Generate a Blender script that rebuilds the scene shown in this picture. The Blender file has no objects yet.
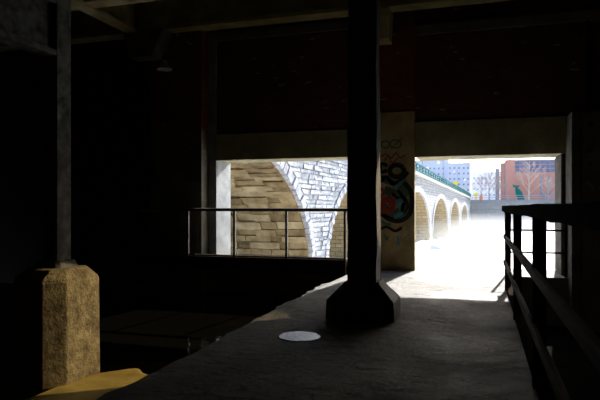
import bpy, math, random
from mathutils import Vector, Matrix

# ------------------------------------------------------------------ camera, sky, sun, exposure
S = 1.4                      # metres per layout unit (eye height above the slab)
scene = bpy.context.scene
COL = scene.collection
YAW = math.atan(181 / 580)
cd = bpy.data.cameras.new('camera'); cam = bpy.data.objects.new('camera', cd); COL.objects.link(cam)
cam.location = (0, 0, S); cam.rotation_euler = (math.pi / 2, 0, YAW)
cd.sensor_width = 36; cd.lens = 36 * 580 / 600; cd.shift_y = 7 / 600; cd.clip_start = 0.02; cd.clip_end = 2000
scene.camera = cam

SUN_DIR = Vector((-0.125, -1.0, -0.51)).normalized()       # the way the light travels
world = bpy.data.worlds.new('sky'); scene.world = world; world.use_nodes = True
wn = world.node_tree.nodes; wl = world.node_tree.links
bg = wn['Background']; sky = wn.new('ShaderNodeTexSky'); sky.sky_type = 'NISHITA'; sky.sun_disc = False
sky.sun_elevation = math.asin(-SUN_DIR.z); sky.sun_rotation = math.atan2(-SUN_DIR.x, -SUN_DIR.y)
sky.air_density = 1.0; sky.dust_density = 1.5; sky.ozone_density = 2.0
wl.new(sky.outputs[0], bg.inputs[0]); bg.inputs[1].default_value = 0.24

sd = bpy.data.lights.new('sun', 'SUN'); sun = bpy.data.objects.new('sun', sd); COL.objects.link(sun)
sun.rotation_euler = SUN_DIR.to_track_quat('-Z', 'Y').to_euler()
sd.energy = 13.0; sd.angle = math.radians(0.53); sd.color = (1.0, 0.97, 0.92)

# added warm spot lamp out of view, lighting the left pedestal; no known source
kd = bpy.data.lights.new('added_pedestal_spot', 'SPOT'); key = bpy.data.objects.new('added_pedestal_spot', kd); COL.objects.link(key)
kp = Vector((2.4, 8.2, 3.25)) * S; kt = Vector((-3.27, 3.98, -0.28)) * S
key.location = kp; key.rotation_euler = (kt - kp).to_track_quat('-Z', 'Y').to_euler()
kd.energy = 3300; kd.color = (1.0, 0.80, 0.48); kd.spot_size = math.radians(12.0); kd.spot_blend = 0.12; kd.shadow_soft_size = 0.02

vs = scene.view_settings
vs.view_transform = 'Standard'; vs.look = 'None'; vs.gamma = 1.0; vs.use_curve_mapping = False; vs.exposure = 0.5

# ------------------------------------------------------------------ helpers
rnd = random.Random(7)
ca, sa = math.cos(YAW), math.sin(YAW)
def at(x, y, d):
    """layout point seen at pixel (x, y) at camera depth d"""
    u = (x - 300) / 580
    return Vector((d * (-sa + u * ca), d * (ca + u * sa), 1 - (y - 207) / 580 * d))
def on_y(x, Y):
    """layout X of pixel column x on the plane Y = const, and its camera depth"""
    u = (x - 300) / 580
    d = Y / (ca + u * sa)
    return d * (-sa + u * ca), d

class MB:
    """collects shapes given in layout units and links them as one mesh object"""
    def __init__(self): self.v = []; self.f = []
    def add(self, vs_, fs):
        o = len(self.v); self.v += [Vector(p) for p in vs_]; self.f += [tuple(i + o for i in f) for f in fs]; return self
    def box(self, x0, x1, y0, y1, z0, z1):
        return self.hexa([(x0, y0, z0), (x1, y0, z0), (x1, y1, z0), (x0, y1, z0), (x0, y0, z1), (x1, y0, z1), (x1, y1, z1), (x0, y1, z1)])
    def hexa(self, p):
        return self.add(p, [(0, 3, 2, 1), (4, 5, 6, 7), (0, 1, 5, 4), (1, 2, 6, 5), (2, 3, 7, 6), (3, 0, 4, 7)])
    def bar(self, a, b, w, h=None, up=(0, 0, 1)):
        a, b, up = Vector(a), Vector(b), Vector(up); h = h or w
        t = (b - a).normalized(); s = t.cross(up)
        if s.length < 1e-4: s = t.cross(Vector((0, 1, 0)))
        s.normalize(); n = s.cross(t); s *= w / 2; n *= h / 2
        return self.hexa([a - s - n, a + s - n, b + s - n, b - s - n, a - s + n, a + s + n, b + s + n, b - s + n])
    def tube(self, a, b, r0, r1=None, n=8, caps=True):
        a, b = Vector(a), Vector(b); r1 = r0 if r1 is None else r1
        t = (b - a).normalized(); s = t.cross(Vector((0, 0, 1)))
        if s.length < 1e-3: s = t.cross(Vector((0, 1, 0)))
        s.normalize(); m = s.cross(t); p = []
        for k in range(n):
            c, q = math.cos(2 * math.pi * k / n), math.sin(2 * math.pi * k / n)
            p.append(a + (s * c + m * q) * r0); p.append(b + (s * c + m * q) * r1)
        f = [(2 * k, 2 * ((k + 1) % n), 2 * ((k + 1) % n) + 1, 2 * k + 1) for k in range(n)]
        if caps: f += [tuple(2 * k for k in reversed(range(n))), tuple(2 * k + 1 for k in range(n))]
        return self.add(p, f)
    def prism(self, poly, z0, z1):
        n = len(poly); p = [(x, y, z0) for x, y in poly] + [(x, y, z1) for x, y in poly]
        f = [tuple(reversed(range(n))), tuple(range(n, 2 * n))] + [(k, (k + 1) % n, n + (k + 1) % n, n + k) for k in range(n)]
        return self.add(p, f)
    def loft(self, rings):
        n = len(rings[0]); p = [q for r in rings for q in r]; f = [tuple(reversed(range(n)))]
        for j in range(len(rings) - 1):
            f += [(j * n + k, j * n + (k + 1) % n, (j + 1) * n + (k + 1) % n, (j + 1) * n + k) for k in range(n)]
        f.append(tuple((len(rings) - 1) * n + k for k in range(n)))
        return self.add(p, f)
    def ball(self, c, r, n=10, m=6):
        c = Vector(c); p = [c + Vector((0, 0, -r))]; f = []
        for j in range(1, m):
            a = -math.pi / 2 + math.pi * j / m
            for k in range(n):
                b = 2 * math.pi * k / n
                p.append(c + Vector((math.cos(a) * math.cos(b), math.cos(a) * math.sin(b), math.sin(a))) * r)
        p.append(c + Vector((0, 0, r))); L = len(p) - 1
        f += [(0, 1 + (k + 1) % n, 1 + k) for k in range(n)]
        for j in range(m - 2):
            f += [(1 + j * n + k, 1 + j * n + (k + 1) % n, 1 + (j + 1) * n + (k + 1) % n, 1 + (j + 1) * n + k) for k in range(n)]
        f += [(L, 1 + (m - 2) * n + k, 1 + (m - 2) * n + (k + 1) % n) for k in range(n)]
        return self.add(p, f)
    def build(self, name, m, parent=None, bevel=0, smooth=False):
        me = bpy.data.meshes.new(name); me.from_pydata([tuple(p * S) for p in self.v], [], self.f); me.update()
        me.materials.append(m); o = bpy.data.objects.new(name, me); COL.objects.link(o)
        if smooth: me.polygons.foreach_set('use_smooth', [True] * len(me.polygons))
        if parent is not None:
            o.parent = parent
            if parent.location.length > 0: o.matrix_parent_inverse = Matrix.Translation(-parent.location)
        if bevel:
            b = o.modifiers.new('bevel', 'BEVEL'); b.width = bevel * S; b.segments = 2; b.limit_method = 'ANGLE'
        return o

def tag(o, label=None, cat=None, group=None, kind=None):
    if label: o['label'] = label
    if cat: o['category'] = cat
    if group: o['group'] = group
    if kind: o['kind'] = kind
    return o
def empty(name, loc):
    o = bpy.data.objects.new(name, None); COL.objects.link(o); o.location = Vector(loc) * S; o.empty_display_size = 0.1; return o

# ------------------------------------------------------------------ materials
def nodes(name):
    m = bpy.data.materials.new(name); m.use_nodes = True
    return m, m.node_tree.nodes, m.node_tree.links, m.node_tree.nodes['Principled BSDF']
def coords(n, l, scale=(1, 1, 1)):
    g = n.new('ShaderNodeNewGeometry'); mp = n.new('ShaderNodeMapping'); mp.inputs['Scale'].default_value = scale
    l.new(g.outputs['Position'], mp.inputs[0]); return mp.outputs[0]
def noise(n, l, vec, scale, detail=6, rough=0.6):
    t = n.new('ShaderNodeTexNoise'); t.inputs['Scale'].default_value = scale; t.inputs['Detail'].default_value = detail
    t.inputs['Roughness'].default_value = rough; l.new(vec, t.inputs[0]); return t.outputs[0]
def ramp(n, l, fac, stops):
    r = n.new('ShaderNodeValToRGB'); e = r.color_ramp.elements
    while len(e) < len(stops): e.new(0.5)
    for k, (p, c) in enumerate(stops): e[k].position = p; e[k].color = (*c, 1)
    l.new(fac, r.inputs[0]); return r.outputs[0]
def mix(n, l, fac, a, b, mode='MIX'):
    x = n.new('ShaderNodeMix'); x.data_type = 'RGBA'; x.blend_type = mode
    for s, v in ((0, fac), (6, a), (7, b)):
        if hasattr(v, 'is_linked'): l.new(v, x.inputs[s])
        else: x.inputs[s].default_value = v if s == 0 else (*v, 1)
    return x.outputs[2]
def bump(n, l, h, dist, strength=1.0, prev=None):
    b = n.new('ShaderNodeBump'); b.inputs['Distance'].default_value = dist; b.inputs['Strength'].default_value = strength
    l.new(h, b.inputs['Height'])
    if prev is not None: l.new(prev, b.inputs['Normal'])
    return b.outputs[0]
def rough_mat(name, c1, c2, scale=3.0, rough=0.85, bd=0.02, bscale=14, metallic=0.0, spec=0.3, stretch=(1, 1, 1), mid=None):
    m, n, l, p = nodes(name); v = coords(n, l, stretch)
    f = noise(n, l, v, scale)
    st = [(0.32, c1), (0.68, c2)] if mid is None else [(0.3, c1), (0.5, mid), (0.7, c2)]
    l.new(ramp(n, l, f, st), p.inputs['Base Color'])
    p.inputs['Roughness'].default_value = rough; p.inputs['Metallic'].default_value = metallic
    p.inputs['Specular IOR Level'].default_value = spec
    if bd: l.new(bump(n, l, noise(n, l, v, bscale, 8, 0.65), bd), p.inputs['Normal'])
    return m
def plain(name, c, rough=0.6, metallic=0.0, spec=0.4):
    m, n, l, p = nodes(name); v = coords(n, l); f = noise(n, l, v, 2.0)
    l.new(ramp(n, l, f, [(0.3, tuple(x * 0.88 for x in c)), (0.7, c)]), p.inputs['Base Color'])
    p.inputs['Roughness'].default_value = rough; p.inputs['Metallic'].default_value = metallic
    p.inputs['Specular IOR Level'].default_value = spec; return m
def brick_mat(name, c1, c2, mortar, axes=('X', 'Z'), bw=0.22, bh=0.075, msize=0.012, patch=None, bd=0.015, rough=0.9, grime=0.6):
    m, n, l, p = nodes(name)
    g = n.new('ShaderNodeNewGeometry'); s = n.new('ShaderNodeSeparateXYZ'); l.new(g.outputs['Position'], s.inputs[0])
    c = n.new('ShaderNodeCombineXYZ'); l.new(s.outputs[axes[0]], c.inputs[0]); l.new(s.outputs[axes[1]], c.inputs[1])
    b = n.new('ShaderNodeTexBrick'); b.inputs['Scale'].default_value = 1; b.inputs['Brick Width'].default_value = bw
    b.inputs['Row Height'].default_value = bh; b.inputs['Mortar Size'].default_value = msize; b.inputs['Mortar Smooth'].default_value = 0.4
    b.inputs['Color1'].default_value = (*c1, 1); b.inputs['Color2'].default_value = (*c2, 1); b.inputs['Mortar'].default_value = (*mortar, 1)
    l.new(c.outputs[0], b.inputs[0])
    v = coords(n, l); f = noise(n, l, v, 1.3, 8, 0.7)
    col = mix(n, l, ramp(n, l, f, [(0.35, (0, 0, 0)), (0.65, (1, 1, 1))]), mix(n, l, grime, b.outputs[0], tuple(x * 0.35 for x in c1)), b.outputs[0])
    if patch:
        pv = coords(n, l, (3.0, 3.0, 9.0)); f2 = noise(n, l, pv, 1.0, 4, 0.6)
        col = mix(n, l, ramp(n, l, f2, [(0.66, (0, 0, 0)), (0.70, (1, 1, 1))]), col, patch)
    l.new(col, p.inputs['Base Color']); p.inputs['Roughness'].default_value = rough; p.inputs['Specular IOR Level'].default_value = 0.2
    inv = n.new('ShaderNodeMath'); inv.operation = 'SUBTRACT'; inv.inputs[0].default_value = 1; l.new(b.outputs[1], inv.inputs[1])
    l.new(bump(n, l, noise(n, l, v, 25, 6), bd, 0.8, bump(n, l, inv.outputs[0], bd)), p.inputs['Normal'])
    return m

M = {}
M['concrete'] = rough_mat('damp_concrete', (0.07, 0.065, 0.05), (0.19, 0.175, 0.13), 1.6, 0.85, 0.012, 18)
M['pier'] = rough_mat('stained_ochre_concrete', (0.28, 0.20, 0.09), (0.66, 0.51, 0.27), 1.8, 0.85, 0.012, 16, mid=(0.48, 0.37, 0.19))
M['lintel'] = rough_mat('olive_lintel_concrete', (0.18, 0.16, 0.09), (0.40, 0.36, 0.22), 1.4, 0.85, 0.01, 16)
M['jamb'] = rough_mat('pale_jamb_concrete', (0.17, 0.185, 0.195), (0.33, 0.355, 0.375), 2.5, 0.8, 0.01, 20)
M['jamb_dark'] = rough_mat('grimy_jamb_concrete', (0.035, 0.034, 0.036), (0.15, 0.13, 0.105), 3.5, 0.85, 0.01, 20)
M['brick'] = brick_mat('sooty_red_brick', (0.19, 0.06, 0.038), (0.13, 0.05, 0.035), (0.10, 0.08, 0.06), patch=(0.45, 0.40, 0.30))
M['brick_pier'] = brick_mat('dark_red_pier_brick', (0.30, 0.06, 0.032), (0.20, 0.05, 0.03), (0.16, 0.11, 0.075), patch=(0.42, 0.34, 0.24))
M['beam'] = rough_mat('dusty_beam_paint', (0.22, 0.19, 0.09), (0.52, 0.46, 0.24), 2.2, 0.8, 0.008, 25)
M['column'] = rough_mat('black_column_paint', (0.012, 0.012, 0.012), (0.05, 0.05, 0.048), 4, 0.7, 0.015, 30)
M['grey_column'] = rough_mat('flaking_grey_column', (0.04, 0.04, 0.033), (0.22, 0.21, 0.17), 7, 0.85, 0.012, 40)
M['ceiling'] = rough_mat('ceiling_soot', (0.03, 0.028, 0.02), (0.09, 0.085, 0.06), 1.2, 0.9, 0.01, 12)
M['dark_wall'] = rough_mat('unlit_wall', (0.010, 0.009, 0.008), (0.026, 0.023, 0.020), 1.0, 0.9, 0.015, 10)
M['channel_wall'] = rough_mat('wet_channel_wall', (0.14, 0.085, 0.035), (0.46, 0.30, 0.13), 1.2, 0.7, 0.01, 10, stretch=(0.6, 1, 3))  # brown raised to stand in for light thrown up off the water
M['rust'] = rough_mat('dark_rusty_steel', (0.006, 0.004, 0.003), (0.032, 0.022, 0.015), 8, 0.85, 0.006, 40, spec=0.1)
M['rust'].node_tree.nodes['Principled BSDF'].inputs['IOR'].default_value = 1.03
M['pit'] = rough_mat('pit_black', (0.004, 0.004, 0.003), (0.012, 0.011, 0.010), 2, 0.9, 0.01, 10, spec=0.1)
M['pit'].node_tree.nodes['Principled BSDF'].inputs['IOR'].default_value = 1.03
M['timber'] = rough_mat('lit_brown_timber', (0.02, 0.014, 0.009), (0.08, 0.055, 0.036), 6, 0.85, 0.006, 30, spec=0.1, stretch=(1, 0.15, 1))  # lighter than the posts: lit look of the mid rails put into the colour
M['walk_steel'] = rough_mat('walkway_steel', (0.05, 0.045, 0.038), (0.16, 0.145, 0.12), 8, 0.55, 0.004, 40, metallic=0.3)
M['graf_green'] = plain('green_paint', (0.08, 0.20, 0.11)); M['graf_red'] = plain('red_paint', (0.36, 0.05, 0.03))
M['graf_black'] = plain('black_paint', (0.016, 0.018, 0.016)); M['graf_cyan'] = plain('cyan_paint', (0.10, 0.34, 0.36))
M['graf_grey'] = plain('grey_green_paint', (0.10, 0.13, 0.10)); M['graf_white'] = plain('pale_paint', (0.32, 0.30, 0.22))
M['teal'] = plain('teal_paint', (0.007, 0.14, 0.135), 0.8, 0, 0.1)
M['pedestal'] = rough_mat('pebbly_pedestal', (0.09, 0.065, 0.03), (0.42, 0.34, 0.19), 6, 0.85, 0.07, 20, mid=(0.26, 0.20, 0.10))
M['stone_face'] = rough_mat('pale_grey_stone', (0.25, 0.26, 0.29), (0.50, 0.52, 0.57), 2.2, 0.9, 0.06, 7)
M['stone_vault'] = rough_mat('ochre_vault_stone', (0.13, 0.09, 0.036), (0.40, 0.31, 0.165), 1.3, 0.9, 0.07, 6, mid=(0.27, 0.20, 0.10))
M['stone_vault_b'] = rough_mat('tan_vault_stone', (0.22, 0.165, 0.08), (0.46, 0.37, 0.22), 1.6, 0.9, 0.05, 6)
M['stone_vault_c'] = rough_mat('brown_vault_stone', (0.09, 0.06, 0.024), (0.27, 0.20, 0.10), 1.6, 0.9, 0.05, 6)
M['mortar'] = rough_mat('grey_mortar', (0.20, 0.18, 0.14), (0.34, 0.31, 0.25), 3, 0.95, 0.02, 12)
M['bridge_body'] = brick_mat('coursed_bridge_stone', (0.46, 0.455, 0.46), (0.36, 0.355, 0.36), (0.23, 0.225, 0.225), ('Y', 'Z'), 0.9, 0.32, 0.03, bd=0.03, grime=0.2)
M['vault_body'] = brick_mat('coursed_vault_stone', (0.45, 0.35, 0.19), (0.33, 0.24, 0.12), (0.18, 0.13, 0.07), ('X', 'Z'), 0.9, 0.36, 0.03, bd=0.03, grime=0.3)
M['ring'] = plain('pale_ring_stone', (0.47, 0.47, 0.49), 0.9)
M['coping'] = plain('pale_coping_stone', (0.50, 0.48, 0.44), 0.85)
M['bank'] = brick_mat('far_river_wall_stone', (0.32, 0.32, 0.33), (0.25, 0.25, 0.27), (0.2, 0.2, 0.2), ('X', 'Z'), 2.2, 0.8, 0.05, bd=0.02, grime=0.3)
M['foam'] = rough_mat('white_water', (0.78, 0.80, 0.80), (0.92, 0.92, 0.92), 0.5, 0.7, 0.15, 1.2)
M['block_white'] = plain('pale_blue_render', (0.48, 0.60, 0.88), 0.8)
M['window_dark'] = plain('blue_grey_window', (0.10, 0.16, 0.30), 0.25)
M['red_brick'] = plain('salmon_brick', (0.52, 0.17, 0.13), 0.85)
M['red_dark'] = plain('dark_salmon_brick', (0.38, 0.12, 0.10), 0.85)
M['glass_blue'] = plain('blue_curtain_glass', (0.015, 0.05, 0.22), 0.5, 0, 0.1); M['mullion'] = plain('mullion_grey', (0.10, 0.16, 0.32), 0.4)
M['bark'] = rough_mat('grey_violet_bark', (0.20, 0.14, 0.14), (0.36, 0.27, 0.27), 4, 0.9, 0)
M['bark_pale'] = rough_mat('pale_twig_bark', (0.40, 0.28, 0.26), (0.55, 0.42, 0.38), 4, 0.9, 0)
M['rail_pale'] = plain('lilac_grey_rail', (0.36, 0.36, 0.42), 0.6)
M['yellow'] = plain('yellow_sign_paint', (0.90, 0.74, 0.02), 0.5); M['steel'] = plain('galvanised_steel', (0.30, 0.33, 0.38), 0.5, 0.4)
M['white'] = plain('white_globe', (0.85, 0.85, 0.85), 0.35); M['orange'] = plain('orange_plastic', (0.85, 0.22, 0.05), 0.5)
M['ground'] = plain('pale_bank_paving', (0.45, 0.43, 0.41), 0.9)
M['mud'] = rough_mat('ochre_silt', (0.22, 0.15, 0.03), (0.42, 0.31, 0.08), 3, 0.5, 0.01, 8)

def floor_mat():
    m, n, l, p = nodes('worn_concrete_floor'); v = coords(n, l)
    f = noise(n, l, v, 0.9, 10, 0.68)
    c = ramp(n, l, f, [(0.30, (0.055, 0.05, 0.043)), (0.50, (0.13, 0.122, 0.108)), (0.70, (0.25, 0.235, 0.21))])
    f2 = noise(n, l, coords(n, l, (1.0, 2.2, 1.0)), 2.6, 8, 0.72)
    c = mix(n, l, ramp(n, l, f2, [(0.56, (0, 0, 0)), (0.60, (0.85, 0.85, 0.85))]), c, (0.022, 0.020, 0.018))
    f3 = noise(n, l, coords(n, l, (0.7, 1.5, 1.0)), 1.1, 5, 0.6)
    c = mix(n, l, ramp(n, l, f3, [(0.488, (0, 0, 0)), (0.497, (0.9, 0.9, 0.9)), (0.503, (0.9, 0.9, 0.9)), (0.512, (0, 0, 0))]), c, (0.012, 0.011, 0.010))
    l.new(c, p.inputs['Base Color']); p.inputs['Specular IOR Level'].default_value = 0.2
    l.new(ramp(n, l, f, [(0.35, (0.6,) * 3), (0.65, (0.85,) * 3)]), p.inputs['Roughness'])
    l.new(bump(n, l, noise(n, l, v, 22, 8, 0.75), 0.03, 1, bump(n, l, f2, 0.10)), p.inputs['Normal'])
    return m
M['floor'] = floor_mat()
def water_mat(name, col, rough, scale, dist):
    m, n, l, p = nodes(name); v = coords(n, l)
    p.inputs['Base Color'].default_value = (*col, 1); p.inputs['Roughness'].default_value = rough; p.inputs['IOR'].default_value = 1.33
    l.new(bump(n, l, noise(n, l, v, scale, 3), dist), p.inputs['Normal']); return m
M['water'] = water_mat('black_murky_water', (0.0012, 0.001, 0.0006), 0.04, 4, 0.003); M['water'].node_tree.nodes['Principled BSDF'].inputs['IOR'].default_value = 1.12
M['puddle'] = water_mat('puddle_water', (0.02, 0.022, 0.026), 0.0, 9, 0.004)

# ------------------------------------------------------------------ the room
YW, YO = 9.35, 9.95                    # inner and outer face of the back wall
# floor slab: a gridded, slightly uneven top
def slab():
    mb = MB(); X0, X1, Y0, Y1 = -2.0, 0.36, -2.5, YO + 0.12; nx, ny = 26, 120
    r = random.Random(3); g = []
    edge = [0.0]
    for j in range(ny): edge.append(edge[-1] * 0.75 + r.uniform(-0.03, 0.03))
    for j in range(ny + 1):
        for i in range(nx + 1):
            x = X0 + (X1 - X0) * i / nx; y = Y0 + (Y1 - Y0) * j / ny
            if i == 0: x += edge[j]
            z = -0.004 * (1 + math.sin(3.1 * x + 1.7 * y)) - r.uniform(0, 0.005)
            if i == 0: z -= 0.02 + r.uniform(0, 0.03)
            if i == 1: z -= r.uniform(0, 0.012)
            g.append((x, y, z))
    f = []
    for j in range(ny):
        for i in range(nx):
            a = j * (nx + 1) + i; f.append((a, a + 1, a + nx + 2, a + nx + 1))
    mb.add(g, f)
    base = [Vector((p[0], p[1], -1.0)) for p in g]
    def skirt(idx):
        vs_ = [g[k] for k in idx] + [base[k] for k in idx]; n = len(idx)
        mb.add(vs_, [(k + 1, k, n + k, n + k + 1) for k in range(n - 1)])
    skirt([j * (nx + 1) for j in range(ny, -1, -1)]); skirt([j * (nx + 1) + nx for j in range(ny + 1)])
    skirt([i for i in range(nx + 1)]); skirt([ny * (nx + 1) + i for i in range(nx, -1, -1)])
    return mb
floor = slab().build('floor', M['floor']); tag(floor, 'worn cracked concrete slab running back to the bright doorway', kind='structure')
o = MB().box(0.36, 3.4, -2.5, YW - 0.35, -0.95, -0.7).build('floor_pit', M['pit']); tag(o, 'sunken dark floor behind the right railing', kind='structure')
o = MB().box(0.36, 1.7, YW - 0.35, YO + 0.12, -1.0, -0.012).build('floor_ledge', M['concrete']); tag(o, 'concrete ledge under the right end of the doorway', kind='structure')

# back wall pieces
wb = MB()
wb.box(-4.46, -1.55, YW, YO, 2.28, 5.0)                       # brick over the window
wb.box(-1.0, 3.4, YW, YO, 2.35, 5.0)                          # brick over the doorway
wb.box(1.15, 3.4, YW, YO + 0.12, -1.2, 2.35)                  # right of the doorway
wb.box(-5.6, -4.62, YW, YO, -1.2, 5.0)                        # left of the window
wall_back = wb.build('wall_back', M['brick']); tag(wall_back, 'sooty red brick back wall above the two openings', kind='structure')
MB().box(-4.46, -1.55, YW - 0.03, YO, 1.82, 2.28).build('lintel', M['lintel'], wall_back, 0.01)
MB().box(-1.0, 1.2, YW - 0.03, YO + 0.12, 1.79, 2.35).build('lintel', M['lintel'], wall_back, 0.01)
MB().box(-4.62, -4.46, YW - 0.02, YO, -1.2, 5.0).build('jamb', M['jamb'], wall_back, 0.01)  # lit front edge of the wall put in as a paler strip
MB().box(-4.46, -1.55, YW, YO, -1.2, 0.10).build('sill_wall', M['channel_wall'], wall_back)
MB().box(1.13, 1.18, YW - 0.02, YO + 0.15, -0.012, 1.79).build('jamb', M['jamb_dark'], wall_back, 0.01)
MB().box(-4.6, -1.55, YW - 0.06, YO, 3.92, 4.06).build('band_course', M['concrete'], wall_back)
MB().box(-1.0, 3.4, YW - 0.06, YO, 3.72, 3.86).build('band_course', M['concrete'], wall_back)
# the graffiti pier between window and doorway
pier = empty('wall_pier', (-1.28, YW, 0)); tag(pier, 'graffiti covered concrete pier with brick top between window and doorway', kind='structure')
MB().box(-1.57, -1.0, YW - 0.07, YW + .06, -1.0, 2.52).build('shaft', M['pier'], pier, 0.012)
MB().box(-1.57, -1.0, YW - 0.05, YO, 2.52, 5.0).build('brick_top', M['brick_pier'], pier)
# pilaster left of the window
pil = empty('wall_pilaster', (-5.05, 9.1, 0)); tag(pil, 'dark pilaster left of the window, brick above concrete', kind='structure')
MB().box(-5.62, -4.62, 9.08, YW, -1.2, 2.35).build('concrete_base', M['concrete'], pil, 0.01)
MB().box(-5.62, -4.62, 9.08, YW, 2.35, 5.0).build('brick_top', M['brick_pier'], pil)
# remaining shell
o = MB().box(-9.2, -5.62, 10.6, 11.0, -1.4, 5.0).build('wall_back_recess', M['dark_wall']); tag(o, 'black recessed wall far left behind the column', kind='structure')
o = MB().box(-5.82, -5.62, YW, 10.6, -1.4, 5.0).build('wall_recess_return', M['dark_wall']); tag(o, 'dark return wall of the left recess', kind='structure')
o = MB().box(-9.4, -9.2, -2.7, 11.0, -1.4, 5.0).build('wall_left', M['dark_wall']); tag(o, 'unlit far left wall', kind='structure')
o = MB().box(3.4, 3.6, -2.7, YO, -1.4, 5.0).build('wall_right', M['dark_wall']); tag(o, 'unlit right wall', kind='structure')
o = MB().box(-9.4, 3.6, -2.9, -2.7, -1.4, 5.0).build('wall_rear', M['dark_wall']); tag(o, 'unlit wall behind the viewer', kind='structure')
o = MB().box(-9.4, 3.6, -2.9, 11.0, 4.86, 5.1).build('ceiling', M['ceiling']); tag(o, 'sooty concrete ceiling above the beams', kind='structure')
# right hand block wall
blk = empty('block_wall', (1.9, 8.7, -0.7)); tag(blk, 'stub of dark concrete wall right of the doorway, scrawled with graffiti', kind='structure')
MB().box(1.2, 3.4, 8.7, YW, -0.7, 2.30).build('stub', M['concrete'], blk, 0.015)
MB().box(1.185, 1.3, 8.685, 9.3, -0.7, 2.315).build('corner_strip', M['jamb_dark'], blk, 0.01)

# ------------------------------------------------------------------ water in the channel, silt, puddle
mb = MB(); mb.box(-9.19, -2.04, -2.69, 9.07, -0.9, -0.48).box(-4.6, -2.04, 9.07, YW - .005, -0.9, -0.48)
o = mb.build('channel_water', M['water']); tag(o, 'black still water in the channel left of the slab', 'water', kind='stuff')
def blob(cx, cy, rx, ry, z0, z1, n=28, seed=1, amp=0.12):
    r = random.Random(seed); ph = [r.uniform(0, 6.28) for _ in range(4)]; out = []; inn = []
    for k in range(n):
        a = 2 * math.pi * k / n
        q = 1 + amp * (math.sin(2 * a + ph[0]) * .5 + math.sin(3 * a + ph[1]) * .35 + math.sin(7 * a + ph[2]) * .3)
        out.append((cx + rx * q * math.cos(a), cy + ry * q * math.sin(a), z0)); inn.append((cx + rx * q * .8 * math.cos(a), cy + ry * q * .8 * math.sin(a), z1))
    return MB().loft([out, inn])
o = blob(-2.98, 3.65, 0.42, 1.25, -0.52, -0.472, 40, 4, 0.12).build('added_silt', M['mud']); tag(o, 'added ochre silt bank shaped to the lit stripe at left pedestal', 'silt bank', kind='stuff')  # silt added and shaped to carry the lit stripe on the water
o = blob(-1.345, 4.30, 0.20, 0.205, -0.03, -0.001, 40, 9, 0.05).build('puddle', M['puddle'])
tag(o, 'small round puddle on the slab reflecting pale bridge stone', 'puddle')

# ------------------------------------------------------------------ columns
def octo(cx, cy, hx, hy, c, z):
    return [(cx - hx + c, cy - hy, z), (cx + hx - c, cy - hy, z), (cx + hx, cy - hy + c, z), (cx + hx, cy + hy - c, z),
            (cx + hx - c, cy + hy, z), (cx - hx + c, cy + hy, z), (cx - hx, cy + hy - c, z), (cx - hx, cy - hy + c, z)]
# centre column
cx, cy = -1.03, 5.28
cc = empty('centre_column', (cx, cy, 0)); tag(cc, 'black column on a flared base standing on the slab', 'column')
rings = []
r = random.Random(11)
for k in range(30):
    z = 0.30 + (4.86 - 0.30) * k / 29
    w = 0.135 - 0.012 * k / 29
    rings.append([(p[0] + r.uniform(-.006, .006), p[1] + r.uniform(-.006, .006), p[2]) for p in octo(cx, cy, w, w, 0.03, z)])
MB().loft(rings).build('shaft', M['column'], cc)
MB().loft([octo(cx, cy, .31, .31, .09, -0.02), octo(cx, cy, .305, .305, .09, .16), octo(cx, cy, .15, .15, .04, .325)]).build('base', M['column'], cc, 0.01)
# left column: H-section on an octagonal pedestal in the water
lx, ly = -3.545, 4.22
lc = empty('left_column', (lx, ly, -0.9)); tag(lc, 'grey steel column on a tall stone pedestal in the channel', 'column')
MB().loft([octo(lx, ly, .285, .36, .14, -0.9), octo(lx, ly, .275, .35, .14, .37), octo(lx, ly, .262, .335, .13, .395), octo(lx, ly, .20, .22, .08, .475)]).build('pedestal', M['pedestal'], lc, 0.012)
hx, hy = -3.595, 4.265
sh = MB().box(hx + .055, hx + .085, hy - .09, hy + .09, .46, 4.86).box(hx - .085, hx - .055, hy - .09, hy + .09, .46, 4.86).box(hx - .06, hx + .06, hy - .015, hy + .015, .46, 4.86)
sh.build('shaft', M['grey_column'], lc, 0.004)
MB().loft([octo(hx, hy, .15, .15, .03, .46), octo(hx, hy, .12, .125, .03, .53)]).build('collar', M['grey_column'], lc)

# ------------------------------------------------------------------ ceiling beams
def ibeam(name, a, b, zb, h, fw, m, label, ft=0.05):
    a, b = Vector((*a, 0)), Vector((*b, 0)); root = empty(name, (a.x, a.y, zb)); tag(root, label, 'beam')
    def piece(nm, w, z0, z1):
        MB().bar(a + Vector((0, 0, (z0 + z1) / 2)), b + Vector((0, 0, (z0 + z1) / 2)), w, z1 - z0).build(nm, m, root, 0.006)
    piece('bottom_flange', fw, zb, zb + ft); piece('web', 0.05, zb + ft, zb + h - ft); piece('top_flange', fw, zb + h - ft, zb + h)
    return root
ibeam('ceiling_beam', (-9.2, 9.0), (3.4, 9.0), 4.06, 0.8, 0.30, M['beam'], 'steel ceiling beam running along the back wall', 0.07)
ibeam('ceiling_beam', (-9.2, 7.45), (3.4, 7.45), 4.06, 0.8, 0.28, M['beam'], 'steel ceiling beam one bay in front of the back wall', 0.06)
ibeam('cross_beam', (-5.78, -2.6), (-5.78, 8.8), 4.02, 0.84, 0.22, M['beam'], 'long steel beam at upper left running toward the back wall', 0.06)
ibeam('low_girder', (-3.58, -2.6), (-3.58, 4.16), 2.31, 0.50, 0.16, M['grey_column'], 'low girder at upper left framing into the grey column', 0.05)
g = MB().loft([[(-5.85, 8.75, 3.6), (-5.4, 8.75, 3.6), (-5.4, 9.07, 3.6), (-5.85, 9.07, 3.6)], [(-5.95, 8.7, 4.05), (-5.15, 8.7, 4.05), (-5.15, 9.07, 4.05), (-5.95, 9.07, 4.05)]])
tag(g.build('beam_bracket', M['concrete'], None, 0.01), 'flared bracket under the back beam at the pilaster top', 'bracket')
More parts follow.
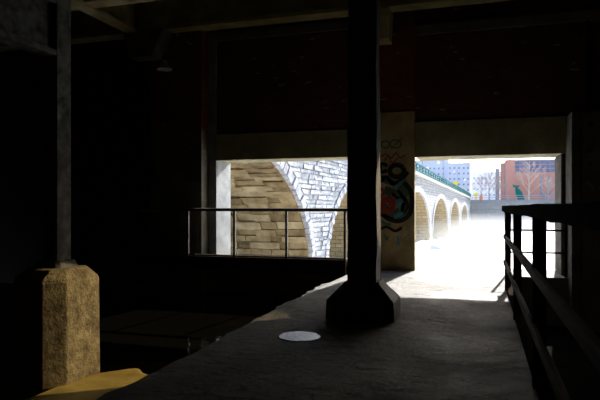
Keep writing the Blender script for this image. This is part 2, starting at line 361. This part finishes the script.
g = MB().loft([[(-1.55, 8.95, 3.60), (-1.36, 8.95, 3.60), (-1.36, 9.29, 3.60), (-1.55, 9.29, 3.60)], [(-1.58, 8.85, 4.05), (-1.33, 8.85, 4.05), (-1.33, 9.29, 4.05), (-1.58, 9.29, 4.05)]])
tag(g.build('beam_bracket', M['beam'], None, 0.008), 'ochre bracket beside the centre column atop the graffiti pier', 'bracket')
# lamp and conduit
lp = empty('wall_lamp', (-5.06, 8.9, 3.3)); tag(lp, 'small dusty dish lamp under the bracket on the pilaster', 'lamp')
MB().loft([[(-5.06 + q * math.cos(t), 8.6 + q * math.sin(t), z) for t in [k * math.pi / 8 for k in range(16)]] for q, z in ((.13, 3.30), (.12, 3.33), (.05, 3.39), (.03, 3.46))]).build('shade', M['jamb'], lp)
MB().tube((-5.06, 8.6, 3.45), (-5.06, 8.6, 3.56), .018).tube((-5.06, 8.6, 3.55), (-5.06, 9.09, 3.55), .018).build('arm', M['rust'], lp)
tag(MB().tube((1.49, YW - .03, 2.36), (1.49, YW - .03, 3.72), .022).build('conduit', M['rust']), 'thin vertical conduit on the brick at upper right', 'pipe')

# ------------------------------------------------------------------ walkway and its railing along the window
ww = empty('walkway', (-3.8, 8.7, 0)); tag(ww, 'narrow dark walkway along the wall below the window', 'walkway')
MB().box(-5.62, -1.98, 8.72, 9.07, 0.09, 0.15).box(-4.6, -1.98, 9.07, YW - 0.03, 0.09, 0.15).build('deck', M['rust'], ww)
MB().box(-5.62, -1.98, 8.66, 8.72, -0.03, 0.185).build('edge_beam', M['rust'], ww, 0.006)
wr = empty('walkway_railing', (-3.8, 8.72, 0.06)); tag(wr, 'thin steel railing in front of the window', 'railing')
yr = 8.69
MB().tube((-5.6, yr, .955), (-1.62, yr, .955), .026).build('top_rail', M['walk_steel'], wr)
MB().tube((-5.6, yr, .205), (-1.99, yr, .205), .016).build('bottom_rail', M['walk_steel'], wr)
for xx in (188, 234.5, 286.5, 345):
    X, _ = on_y(xx, yr)
    MB().bar((X, yr, .18), (X, yr, .94), .036, .036).build('post', M['walk_steel'], wr)

# ------------------------------------------------------------------ right railing
rr = empty('timber_railing', (.31, 4, 0)); tag(rr, 'heavy dark railing along the right edge of the slab', 'railing')
mb = MB(); rs = []; r = random.Random(5)
for k in range(40):
    y = 7.62 - k * 9.0 / 39; j = [r.uniform(-.004, .004) for _ in range(4)]
    rs.append([(.245 + j[0], y, .945 + j[1]), (.375 + j[2], y, .945 + j[1]), (.375 + j[2], y, 1.012 + j[3]), (.245 + j[0], y, 1.012 + j[3])])
mb.loft([list(reversed(q)) for q in rs]).build('hand_rail', M['rust'], rr)
for z, t in ((.64, .05), (.33, .05)):
    MB().bar((.275, 7.6, z), (.275, -1.4, z), .03, t).build('mid_rail', M['timber'], rr, .004)
for y in (7.45, 5.52, 3.48, 1.45):
    MB().box(.275, .345, y - .035, y + .035, -.02, .95).build('post', M['rust'], rr, .005)
MB().box(.29, .36, -1.4, 7.6, -.02, .05).build('kick_plate', M['rust'], rr, .004)
er = empty('end_railing', (.75, 9.1, 0)); tag(er, 'thin two-bar railing across the right end of the doorway', 'railing')
for z in (.66, .335, .94):
    MB().tube((.36, 9.1, z), (1.185, 9.1, z), .014).build('rail', M['rust'], er)
MB().bar((.36, 9.1, -.02), (.36, 9.1, .97), .035).build('post', M['rust'], er)
MB().bar((1.165, 9.1, -.02), (1.165, 9.1, .97), .035).build('post', M['rust'], er)

# ------------------------------------------------------------------ graffiti: flat ribbons of paint on the pier and on the block wall
def ribbon(name, pts, w, m, parent, y, n=6):
    q = []
    P = [Vector((a, b)) for a, b in pts]
    E = [P[0] * 2 - P[1]] + P + [P[-1] * 2 - P[-2]]
    for k in range(1, len(E) - 2):
        for j in range(n):
            t = j / n; a, b, c, d = E[k - 1:k + 3]
            q.append(0.5 * ((2 * b) + (c - a) * t + (2 * a - 5 * b + 4 * c - d) * t * t + (3 * b - a - 3 * c + d) * t ** 3))
    q.append(P[-1]); v = []; f = []
    for k, p in enumerate(q):
        t = (q[min(k + 1, len(q) - 1)] - q[max(k - 1, 0)]); t = t.normalized() if t.length > 1e-6 else Vector((1, 0)); s = Vector((-t.y, t.x)) * w / 2
        for yy in (y, y + .004):
            v += [(p.x + s.x, yy, p.y + s.y), (p.x - s.x, yy, p.y - s.y)]
    for k in range(len(q) - 1):
        a = 4 * k; f += [(a, a + 1, a + 5, a + 4), (a + 2, a + 6, a + 7, a + 3), (a, a + 4, a + 6, a + 2), (a + 1, a + 3, a + 7, a + 5)]
    f += [(0, 2, 3, 1), (a + 4, a + 5, a + 7, a + 6)]
    return MB().add(v, f).build(name, m, parent)
def pier_pts(pix, Y=YW - 0.07):
    out = []
    for x, y in pix:
        X, d = on_y(x, Y); out.append((min(max(X, -1.545), -1.02), 1 - (y - 207) / 580 * d))
    return out
yp = YW - .075
def circ(x, y, rx, ry, a0=0, a1=360, n=12): return [(x + rx * math.cos(math.radians(a0 + (a1 - a0) * k / n)), y + ry * math.sin(math.radians(a0 + (a1 - a0) * k / n))) for k in range(n + 1)]
G = [
 ('graf_grey', .10, [(381, 178), (390, 182), (400, 186), (407, 196)]), ('graf_grey', .16, [(381, 206), (386, 212), (396, 214), (405, 208)]), ('graf_grey', .13, [(384, 190), (395, 194), (405, 202)]),
 ('graf_cyan', .07, [(398, 199), (403, 205), (401, 213), (394, 217)]), ('graf_red', .06, [(380, 188), (384, 192), (381, 197)]),
 ('graf_green', .022, circ(385.5, 144.5, 4, 3.5)), ('graf_green', .022, circ(395.5, 144, 5.5, 4)), ('graf_green', .016, [(391, 149), (397, 143), (402, 138)]),
 ('graf_red', .022, [(380, 157), (386, 154), (391, 158), (396, 153), (400, 158), (405, 155)]), ('graf_red', .02, [(384, 161), (389, 156), (392, 163), (398, 158)]),
 ('graf_black', .06, circ(383, 168, 4, 4, 20, 340)), ('graf_black', .075, circ(397, 171, 7, 6, -30, 330)), ('graf_black', .06, [(379, 182), (386, 177), (394, 184), (402, 179), (408, 172)]),
 ('graf_cyan', .05, [(394, 188), (400, 184), (406, 180)]), ('graf_cyan', .035, [(392, 193), (398, 198), (404, 194)]),
 ('graf_red', .07, circ(388, 204, 6, 6, 10, 370)), ('graf_red', .05, circ(388, 204, 2.4, 2.6)), ('graf_red', .05, [(379, 199), (383, 195), (389, 193), (395, 197)]),
 ('graf_red', .05, [(380, 213), (385, 212), (391, 214)]),
 ('graf_cyan', .05, [(397, 203), (401, 208), (404, 203), (402, 212)]), ('graf_cyan', .035, [(393, 217), (399, 219), (405, 216)]),
 ('graf_black', .075, [(404, 182), (411, 192), (412, 206), (408, 216), (399, 221), (389, 219), (382, 214)]),
 ('graf_black', .05, [(398, 190), (404, 198), (408, 206), (403, 214)]), ('graf_black', .045, [(379, 229), (387, 227), (395, 231), (402, 228)]),
 ('graf_green', .04, [(382, 221), (386, 224), (391, 224)]), ('graf_green', .022, [(384, 234), (387, 240), (388, 236)]),
 ('graf_cyan', .03, [(398, 236), (399, 245)]), ('graf_white', .012, [(400, 232), (405, 225), (410, 234), (402, 240), (408, 243)]),
 ('graf_white', .012, [(398, 242), (404, 232), (411, 226)]), ('graf_white', .012, [(385, 202), (391, 208)]),
]
for k, (mk, w, pix) in enumerate(G):
    ribbon('graffiti_stroke', pier_pts(pix), w, M[mk], pier, yp - .0012 * (k % 4))
r = random.Random(21)
for row in range(4):
    z = 2.1 - row * .27; x = 1.36
    for k in range(4):
        pts = [(x + r.uniform(0, .12), z + r.uniform(-.09, .09)) for _ in range(4)]; x += .16
        ribbon('graffiti_stroke', pts, .018, M['graf_black'] if row < 3 else M['graf_white'], blk, 8.690 - .001 * k)
for k in range(4):
    x = -4.95 + .075 * k; ribbon('graffiti_stroke', [(x, 1.45), (x + .03, 1.6), (x + .06, 1.44), (x + .02, 1.52)], .014, M['graf_black'], pil, 9.074 - .001 * (k % 2))
ribbon('graffiti_stroke', [(-5.4, 1.78), (-5.2, 1.86), (-5.0, 1.95), (-4.75, 2.06)], .05, M['graf_red'], pil, 9.073)

# ------------------------------------------------------------------ the stone arch bridge
B0 = at(320, 207, 21); B0.z = 0
bu = (510 - 300) / 580
bd_ = Vector((-sa + bu * ca, ca + bu * sa, 0)).normalized(); KD = 1 / math.cos(math.atan(bu)); bn = Vector((bd_.y, -bd_.x, 0))
def BP(t, w, z): p = B0 + bd_ * ((t - 21) * KD) + bn * w; return Vector((p.x, p.y, z + 1))
def T(x, w):       # t of the bridge point at pixel column x, w out from the face
    u = (x - 300) / 580; dr = Vector((-sa + u * ca, ca + u * sa)); q = B0 + bn * w
    s = (q.x * dr.y - q.y * dr.x) / (dr.x * bd_.y - dr.y * bd_.x) * 1.0
    return 21 + s / KD
PITCH, HALF, SPR, RIV, BW = 14.8, 6.55, -2.2, -3.6, 6.0
CROWN = [1.9, 1.5, 1.15, 0.9, 0.72, 0.36, 0.2]
def cen(i): return 13.6 + PITCH * i
def deck(t): return 2.34 - 0.0155 * (t - 42)
T0, T1 = 12.6, 101.4
def ell(i, th, g=0.0): return cen(i) + (HALF + g) * math.cos(th), SPR + (CROWN[i] - SPR + g) * math.sin(th)
bridge = empty('stone_bridge', BP(21, 0, RIV)); tag(bridge, 'pale stone arch bridge crossing the river to the far bank', 'bridge')
prof = []
for i in range(6):
    th = [math.pi * (1 - k / 36) for k in range(37)]
    pts = [ell(i, a) for a in th]
    if i > 0: prof += [(cen(i) - HALF, RIV - .3)]
    prof += [p for p in pts if p[0] >= T0]
    prof += [(cen(i) + HALF, RIV - .3)]
prof += [(T1, RIV - .3)]
face = MB(); vault = MB()
for (t0, z0), (t1, z1) in zip(prof, prof[1:]):
    if t1 - t0 > 1e-6:
        for w, fl in ((0, 1), (-BW, 0)):
            q = [BP(t0, w, z0), BP(t1, w, z1), BP(t1, w, deck(t1)), BP(t0, w, deck(t0))]
            face.add(q if fl else q[::-1], [(3, 2, 1, 0)])
        face.add([BP(t0, 0, deck(t0)), BP(t1, 0, deck(t1)), BP(t1, -BW, deck(t1)), BP(t0, -BW, deck(t0))], [(0, 1, 2, 3)])
    vault.add([BP(t0, 0, z0), BP(t1, 0, z1), BP(t1, -BW, z1), BP(t0, -BW, z0)], [(3, 2, 1, 0)])
t0, z0 = prof[0]; face.add([BP(t0, 0, z0), BP(t0, 0, deck(t0)), BP(t0, -BW, deck(t0)), BP(t0, -BW, z0)], [(0, 1, 2, 3)])
face.build('face_wall', M['bridge_body'], bridge); vault.build('vault', M['vault_body'], bridge)
MB().hexa([BP(T0, -.4, deck(T0)), BP(T1, -.4, deck(T1)), BP(T1, .18, deck(T1)), BP(T0, .18, deck(T0)),
           BP(T0, -.4, deck(T0) + .22), BP(T1, -.4, deck(T1) + .22), BP(T1, .18, deck(T1) + .22), BP(T0, .18, deck(T0) + .22)]).build('coping', M['coping'], bridge)
r = random.Random(31)
def th_of_z(i, z, g):
    s = (z - SPR) / (CROWN[i] - SPR + g); return math.asin(min(max(s, 0), 1))
def voussoir(i, a0, a1, g=.36, pr=.06):
    v = []
    for w in (-.10, pr):
        for a, gg in ((a0, -.015), (a1, -.015), (a1, g), (a0, g)):
            t, z = ell(i, a, gg); v.append(BP(t, w, z))
    return MB().hexa(v)
# single stones where the window shows them: right half of arch 0, left half of arch 1
for i, side in ((0, 1), (1, -1)):
    n = 30
    for k in range(n):
        a0, a1 = k * math.pi / 2 / n + .004, (k + 1) * math.pi / 2 / n - .004
        if side < 0: a0, a1 = math.pi - a1, math.pi - a0
        voussoir(i, a0, a1, .34 + r.uniform(-.05, .06), .05 + r.uniform(-.02, .03)).build('voussoir', M['stone_face'], bridge)
for i in range(1, 6):
    mb = MB(); n = 26; rng = range(n) if i > 1 else range(0, n // 2)
    for k in rng:
        v = voussoir(i, k * math.pi / n + .006, (k + 1) * math.pi / n - .006, .42, .07); mb.add(v.v, v.f)
    o = mb.build('arch_ring', M['ring'], bridge); o['kind'] = 'stuff'
# spandrel stones around the first pier
z = -2.6; row = 0
while z < 2.5:
    hgt = r.uniform(.13, .20); z1 = min(z + hgt, 2.55)
    def lim(i, side, zz):
        if zz <= SPR: return cen(i) + side * HALF
        if zz >= CROWN[i] + .42: return 17.0 if side > 0 else 26.0
        a = th_of_z(i, zz, .40); return cen(i) + side * (HALF + .40) * math.cos(a)
    L0, L1, R0, R1 = lim(0, 1, z), lim(0, 1, z1), lim(1, -1, z), lim(1, -1, z1)
    L0, L1 = max(L0, 16.5), max(L1, 16.5); R0, R1 = min(R0, 26.0), min(R1, 26.0)
    a0, a1 = L0, L1
    while True:
        ln = r.uniform(.4, .95); b = max(a0, a1) + ln; last = b > min(R0, R1) - .3
        b0, b1 = (R0, R1) if last else (b, b)
        if b0 > a0 + .05 or b1 > a1 + .05:
            j = .008; pr = r.uniform(.01, .055)
            q = [(a0 + j, z + j), (max(b0 - j, a0 + j + .01), z + j), (max(b1 - j, a1 + j + .01), z1 - j), (a1 + j, z1 - j)]
            v = [BP(t, -.1, zz) for t, zz in q] + [BP(t + (.015 if k in (0, 3) else -.015), pr + r.uniform(-.02, .02), zz + (.012 if k < 2 else -.012)) for k, (t, zz) in enumerate(q)]
            MB().add(v, [(0, 3, 2, 1), (4, 5, 6, 7), (0, 1, 5, 4), (1, 2, 6, 5), (2, 3, 7, 6), (3, 0, 4, 7)]).build('spandrel_stone', M['stone_face'], bridge)
        if last: break
        a0, a1 = b, b
    z = z1; row += 1
VS = [M['stone_vault'], M['stone_vault'], M['stone_vault_b'], M['stone_vault_c']]
# vault stones of arch 0, from low on its far haunch up to the crown
a = -.0; zlow = SPR - .5; rows = []
zz = zlow
while zz < SPR: rows.append(((cen(0) + HALF, zz), (cen(0) + HALF, min(zz + .26, SPR)), (-1, 0))); zz += .26
th = 0.0
while th < math.pi * .54:
    dt = r.uniform(.22, .34) / math.hypot(HALF * math.sin(th + .03), (CROWN[0] - SPR) * math.cos(th + .03))
    p0, p1 = ell(0, th), ell(0, th + dt); nm = Vector((-(p0[0] - cen(0)) / HALF ** 2, -(p0[1] - SPR) / (CROWN[0] - SPR) ** 2)).normalized()
    rows.append((p0, p1, nm)); th += dt
for p0, p1, nm in rows:
    w = -.11
    while w > -BW + .2:
        ln = r.uniform(.4, 1.15); w1 = max(w - ln, -BW); pr = r.uniform(.0, .12); j = .014
        d = (Vector(p1) - Vector(p0)); dn = d.normalized() * .014; A, Bq = Vector(p0) + dn, Vector(p1) - dn; N = Vector(nm)
        v = []
        for off, ins in ((-.06, 0), (pr + .01, .012)):
            A2, B2 = A + N * off + dn * (ins * 60 * .014), Bq + N * off - dn * (ins * 60 * .014)
            v += [BP(A2.x, w - j, A2.y), BP(A2.x, w1 + j, A2.y), BP(B2.x, w1 + j, B2.y), BP(B2.x, w - j, B2.y)]
        MB().hexa(v).build('vault_stone', r.choice(VS), bridge)
        w = w1
# teal railing on the bridge
br = empty('bridge_railing', BP(40, .1, deck(40) + .2)); tag(br, 'teal metal railing along the top of the stone bridge', 'railing')
t = 34.0; rb, rt = .22, .86
for zz, hh in ((rt, .11), (.60, .06), (.36, .15)):
    MB().bar(BP(T0, .05, deck(T0) + zz), BP(T1, .05, deck(T1) + zz), .07, hh).build('rail', M['teal'], br)
t = 30.0
while t < T1:
    MB().bar(BP(t, .05, deck(t) + .2), BP(t, .05, deck(t) + rt), .09).build('post', M['teal'], br); t += 1.55

# ------------------------------------------------------------------ river, foam, mist
mb = MB(); r = random.Random(17); nx, ny = 200, 150; g = []
for j in range(ny + 1):
    for i in range(nx + 1):
        x = -40 + 130 * i / nx; y = 10.4 + 95.5 * j / ny
        amp = .28 if y < 62 else .12
        zz = RIV + 1 + amp * (math.sin(.9 * x + .5 * math.sin(.7 * y)) * .35 + math.sin(1.3 * y + .8 * math.sin(x)) * .4 + r.uniform(-.5, .5))
        rel = Vector((x, y, 0)) - B0; tt = 21 + rel.dot(bd_) / KD; ww2 = rel.dot(bn)
        if 38 < tt < 53 and -1 < ww2 < 6: zz += max(0, 1 - abs(ww2 - 1.2) / 3.4) * max(0, 1 - abs(tt - 45) / 7) * r.uniform(.4, 1.5)
        g.append((x, y, zz))
f = []
for j in range(ny):
    for i in range(nx):
        k = j * (nx + 1) + i; f.append((k, k + 1, k + nx + 2, k + nx + 1))
o = mb.add(g, f).build('river_water', M['foam'], smooth=True); tag(o, 'churning white water below the bridge', 'river', kind='stuff')
def mist(name, low, z0=0.0, z1=1.0, high=None):
    """scattering air; thinner with height between z0 and z1 (metres)"""
    m = bpy.data.materials.new(name); m.use_nodes = True; n = m.node_tree.nodes; l = m.node_tree.links
    n.remove(n['Principled BSDF']); v = n.new('ShaderNodeVolumeScatter'); v.inputs['Density'].default_value = low
    v.inputs['Anisotropy'].default_value = 0.3; v.inputs['Color'].default_value = (0.93, 0.96, 1, 1)
    if high is not None:
        g = n.new('ShaderNodeNewGeometry'); s = n.new('ShaderNodeSeparateXYZ'); l.new(g.outputs['Position'], s.inputs[0])
        r = n.new('ShaderNodeMapRange'); r.interpolation_type = 'SMOOTHSTEP'
        for k, q in enumerate((z0, z1, low, high)): r.inputs[k + 1].default_value = q
        l.new(s.outputs['Z'], r.inputs[0]); l.new(r.outputs[0], v.inputs['Density'])
    l.new(v.outputs[0], n['Material Output'].inputs['Volume']); return m
o = MB().box(-30, 60, 36, 105.0, RIV + .7, 1.6).build('river_mist', mist('spray_mist', 0.012, (RIV + 1) * S, 0.6 * S, 0.0004)); tag(o, 'pale spray mist hanging over the river', 'mist', kind='stuff')
o = MB().box(-120, 200, 109, 330, 2.25 + .02, 60).build('far_haze', mist('far_haze_air', 0.0007)); tag(o, 'thin bright haze over the far bank', 'haze', kind='stuff')

# ------------------------------------------------------------------ far bank
ZB = 2.25
o = MB().box(-60, 130, 106, 108, RIV + .4, ZB).build('river_wall', M['bank']); tag(o, 'grey stone wall of the far river bank', 'wall', kind='structure')
o = MB().box(-160, 260, 108, 420, ZB - .6, ZB - .1).build('bank_ground', M['ground']); tag(o, 'paved far bank behind the river wall', kind='structure')
bf = empty('bank_railing', (20, 106.6, ZB)); tag(bf, 'pale railing on top of the far river wall', 'railing')
for zz in (.75, .4): MB().bar((-1.5, 106.6, ZB + zz), (80, 106.6, ZB + zz), .08, .09).build('rail', M['rail_pale'], bf)
for k in range(28): MB().bar((-1.5 + 3 * k, 106.6, ZB), (-1.5 + 3 * k, 106.6, ZB + .78), .09).build('post', M['rail_pale'], bf)
# bare hedge between the rail and the buildings

# apartment blocks
def block(name, x0, x1, ytop, Y, depth, m, label, cols, rows, y0, ww_, wh_, skip=()):
    X0, d0 = on_y(x0, Y); X1, d1 = on_y(x1, Y); zt = 1 + (207 - ytop) / 580 * (d0 + d1) / 2
    root = empty(name, ((X0 + X1) / 2, Y, ZB - .1)); tag(root, label, 'building')
    MB().box(X0, X1, Y, Y + depth, ZB - .4, zt).build('wall', m, root)
    MB().box(X0 - .1, X1 + .1, Y - .15, Y + depth, zt, zt + .35).build('parapet', M['coping'], root)
    first = None; dd = (d0 + d1) / 2; sx = dd / 580
    for rr_ in range(rows):
        for c in cols:
            Xc, dc = on_y(c, Y); zc = 1 + (207 - (y0 + 5.5 * rr_)) / 580 * dc
            if (rr_, c) in skip: continue
            if first is None:
                first = MB().box(-ww_ * sx / 2, ww_ * sx / 2, -.12, .1, -wh_ * sx / 2, wh_ * sx / 2).build('window', M['window_dark'], root)
                o = first
            else:
                o = first.copy(); COL.objects.link(o)
            o.parent = root; o.matrix_parent_inverse = Matrix.Translation(-root.location); o.location = Vector((Xc, Y, zc)) * S
    return root
block('apartment_block', 396, 448, 161.5, 205, 24, M['block_white'], 'long pale blue apartment block with rows of small windows', [400 + 4.3 * k for k in range(11)], 6, 168.5, 1.7, 1.8)
block('apartment_block', 446.5, 470, 164, 190, 26, M['block_white'], 'pale apartment block at the end of the teal bridge railing', [450, 454.5, 459, 463.7, 468], 6, 168, 1.7, 1.8)
block('low_building', 471, 500, 172.5, 300, 20, M['block_white'], 'hazy low building behind the bare trees', [474 + 4 * k for k in range(6)], 4, 178, 1.5, 1.6)
# red brick building
YR = 165
rbld = empty('brick_building', (on_y(535, YR)[0], YR, ZB - .1)); tag(rbld, 'salmon brick building with a wide band of blue glass', 'building')
def rx(x, Y=YR): return on_y(x, Y)[0]
def rz(x, y, Y=YR): return 1 + (207 - y) / 580 * on_y(x, Y)[1]
MB().box(rx(505), rx(600), YR, YR + 30, ZB - .4, rz(530, 160.5)).build('wall', M['red_brick'], rbld)
MB().box(rx(505.5), rx(514.5), YR - 1.2, YR + 4, ZB - .4, rz(510, 160)).build('tower', M['red_brick'], rbld)
MB().box(rx(501), rx(504.6), YR - .5, YR + 8, ZB - .4, rz(503, 163)).build('side_tower', M['red_dark'], rbld)
MB().box(rx(504.6), rx(505.5), YR - .3, YR + 8, ZB - .4, rz(503, 165)).build('slot', M['window_dark'], rbld)
MB().box(rx(514.5) - .4, rx(600), YR - .4, YR + 30, rz(530, 160.5), rz(530, 159.6)).build('roof_edge', M['mullion'], rbld)
nc, nr = 14, 3
for i in range(nc):
    for j in range(nr):
        a, b = 515 + i * 5.0, 515 + (i + 1) * 5.0
        z0, z1 = rz(530, 172.6 - 3.95 * j), rz(530, 172.6 - 3.95 * (j + 1))
        MB().box(rx(a) + .06, rx(b) - .06, YR - .12, YR + .2, z0 + .06, z1 - .06).build('glass_pane', M['glass_blue'], rbld)
for k in range(nc + 1): MB().box(rx(515 + 5 * k) - .05, rx(515 + 5 * k) + .05, YR - .2, YR + .1, rz(530, 172.8), rz(530, 160.6)).build('mullion', M['mullion'], rbld)
for k, xx in enumerate((540, 548)):
    MB().box(rx(xx), rx(xx + 2.2), YR - .1, YR + .2, rz(540, 195), rz(540, 175)).build('window_strip', M['mullion'], rbld)
MB().box(rx(541), rx(548), YR - .1, YR + .2, rz(540, 198), rz(540, 194.5)).build('doorway', M['window_dark'], rbld)
tag(MB().box(*(lambda a, b: (a, b))(rx(495.5, 190), rx(499.5, 190)), 190, 196, ZB - .4, rz(497, 168.5, 190)).build('grey_tower', M['mullion']), 'narrow grey tower left of the salmon brick building', 'building')

# bare trees
def tree(name, px_, Y, ytop, m, label, seed, spread=.5, levels=5):
    X, d = on_y(px_, Y); H = (1 + (207 - ytop) / 580 * d) - ZB + .1; r = random.Random(seed)
    root = empty(name, (X, Y, ZB - .12)); tag(root, label, 'tree', 'bare trees on the far bank')
    trunk = MB(); tw = MB(); base = Vector((X, Y, ZB - .12))
    top = base + Vector((0, 0, H)); trunk.tube(base, base + Vector((0, 0, H * .55)), H * .022, H * .013, 6); trunk.tube(base + Vector((0, 0, H * .54)), top, H * .013, H * .003, 5)
    def grow(p, dr, L, rad, lv):
        q = p + dr * L; tw.tube(p, q, rad, rad * .6, 3, False)
        if lv == 0: return
        for _ in range(3):
            nd = (dr + Vector((r.uniform(-1, 1), r.uniform(-1, 1), r.uniform(-.3, .9))) * .6).normalized()
            grow(p + dr * L * r.uniform(.45, 1), nd, L * r.uniform(.5, .75), rad * .6, lv - 1)
    for k in range(15):
        f_ = .2 + .72 * k / 14; a = k * 2.4 + r.uniform(-.3, .3); L = H * spread * (1 - f_) * .62 + H * .05
        grow(base + Vector((0, 0, H * f_)), Vector((math.cos(a), math.sin(a), .9)).normalized(), L, H * .008, levels - 2)
    trunk.build('trunk', m, root); tw.build('branches', m, root)
tree('bare_tree', 529, 140, 163, M['bark_pale'], 'pale conical bare tree in front of the salmon brick building', 1, .75)
tree('bare_tree', 489, 130, 172, M['bark'], 'tallest bare tree between apartment block and brick building', 2, .8)
tree('bare_tree', 481, 150, 178, M['bark'], 'bare tree nearest the end of the bridge railing', 3, .8)
tree('bare_tree', 498, 145, 175, M['bark'], 'bare tree just left of the salmon brick building', 4, .6)
tree('bare_tree', 548, 150, 178, M['bark_pale'], 'low bare tree near the right jamb of the doorway', 6, .7)

# teal sculpture, signs, barrel, street lamps
YS = 114
sc = empty('teal_sculpture', (on_y(521, YS)[0], YS, ZB - .1)); tag(sc, 'teal sculpture with pointed head and slanting body on far bank', 'sculpture')
def plate(name, pix, Y, dp, m, parent):
    v = []
    for yy in (Y, Y + dp):
        for x, y in pix: X, d = on_y(x, Y); v.append((X, yy, 1 + (207 - y) / 580 * d))
    n = len(pix); return MB().add(v, [tuple(range(n)), tuple(reversed(range(n, 2 * n)))] + [((k + 1) % n, k, n + k, n + (k + 1) % n) for k in range(n)]).build(name, m, parent, .04)
plate('body', [(515.2, 189.5), (519, 188.6), (522, 192), (525.5, 201.2), (519, 201.2), (516.2, 195)], YS, 1.1, M['teal'], sc)
plate('head', [(513, 184), (515.5, 185.5), (520, 185.3), (518.5, 187.2), (515, 187.2), (513.2, 187)], YS + .1, .9, M['teal'], sc)
plate('neck', [(515.2, 186.8), (517.8, 186.8), (518.6, 189.4), (515.6, 190)], YS + .2, .7, M['teal'], sc)
def sign(pt, size, h, label, plaque):
    root = empty('road_sign', pt); tag(root, label, 'road sign'); p = Vector(pt)
    MB().tube(p, p + Vector((0, 0, h)), .05, .05, 6).build('pole', M['steel'], root)
    c = p + Vector((0, -.08, h - size * .5)); q = size * .72
    MB().add([c + Vector((-q, 0, 0)), c + Vector((0, 0, -q)), c + Vector((q, 0, 0)), c + Vector((0, 0, q))] + [c + Vector((x, .05, z_)) for x, z_ in ((-q, 0), (0, -q), (q, 0), (0, q))],
             [(0, 1, 2, 3), (7, 6, 5, 4), (0, 4, 5, 1), (1, 5, 6, 2), (2, 6, 7, 3), (3, 7, 4, 0)]).build('sign_face', M['yellow'], root)
    if plaque: MB().box(c.x - q * .55, c.x + q * .55, c.y, c.y + .05, c.z - q * 1.75, c.z - q * 1.05).build('plaque', M['yellow'], root)
t = T(455.7, -1.2); p = BP(t, -1.2, deck(t)); zt = 1 + (207 - 181.3) / 580 * t
sign(p, .55, zt - p.z, 'yellow diamond sign with a plaque above the teal bridge railing', True)
p = at(476, 199, 1); X, d = on_y(476, 110); sign((X, 110, ZB - .1), .62, 1 + (207 - 192.8) / 580 * d - ZB + .1, 'yellow diamond sign on the bank at the bridge end', True)
X, d = on_y(481, 109.5)
tag(MB().loft([[(X + q * math.cos(a * math.pi / 5), 109.5 + q * math.sin(a * math.pi / 5), z_) for a in range(10)] for q, z_ in ((.32, ZB - .1), (.30, ZB + .3), (.33, ZB + .32), (.24, ZB + .85))]).build('traffic_barrel', M['orange']), 'orange traffic barrel on the bank near the bridge end', 'barrel')
for xp, ytop, gx, gy, lab in ((422.3, 159, 427, 169, 'leftmost street lamp on the bridge, beside the graffiti pier'), (443.2, 160.5, 438.3, 162.5, 'tallest looking street lamp on the bridge'),
                              (457.4, 169.5, 454, 172.3, 'street lamp just right of the yellow sign on the bridge'), (467.2, 177, 464.4, 180, 'street lamp farthest along the bridge')):
    t = T(xp, -2.0); p = BP(t, -2.0, deck(t)); dd = p.x * -sa + p.y * ca
    zt = 1 + (207 - ytop) / 580 * dd; gp = at(gx, gy, dd)
    root = empty('street_lamp', p); tag(root, lab, 'street lamp', 'street lamps on the bridge')
    MB().tube(p, (p.x, p.y, zt), .06, .04, 6).build('pole', M['steel'], root)
    MB().tube((p.x, p.y, gp.z + .3), (gp.x, gp.y, gp.z + .3), .03, .03, 5).build('arm', M['steel'], root)
    MB().ball(gp, .2).build('globe', M['white'], root)
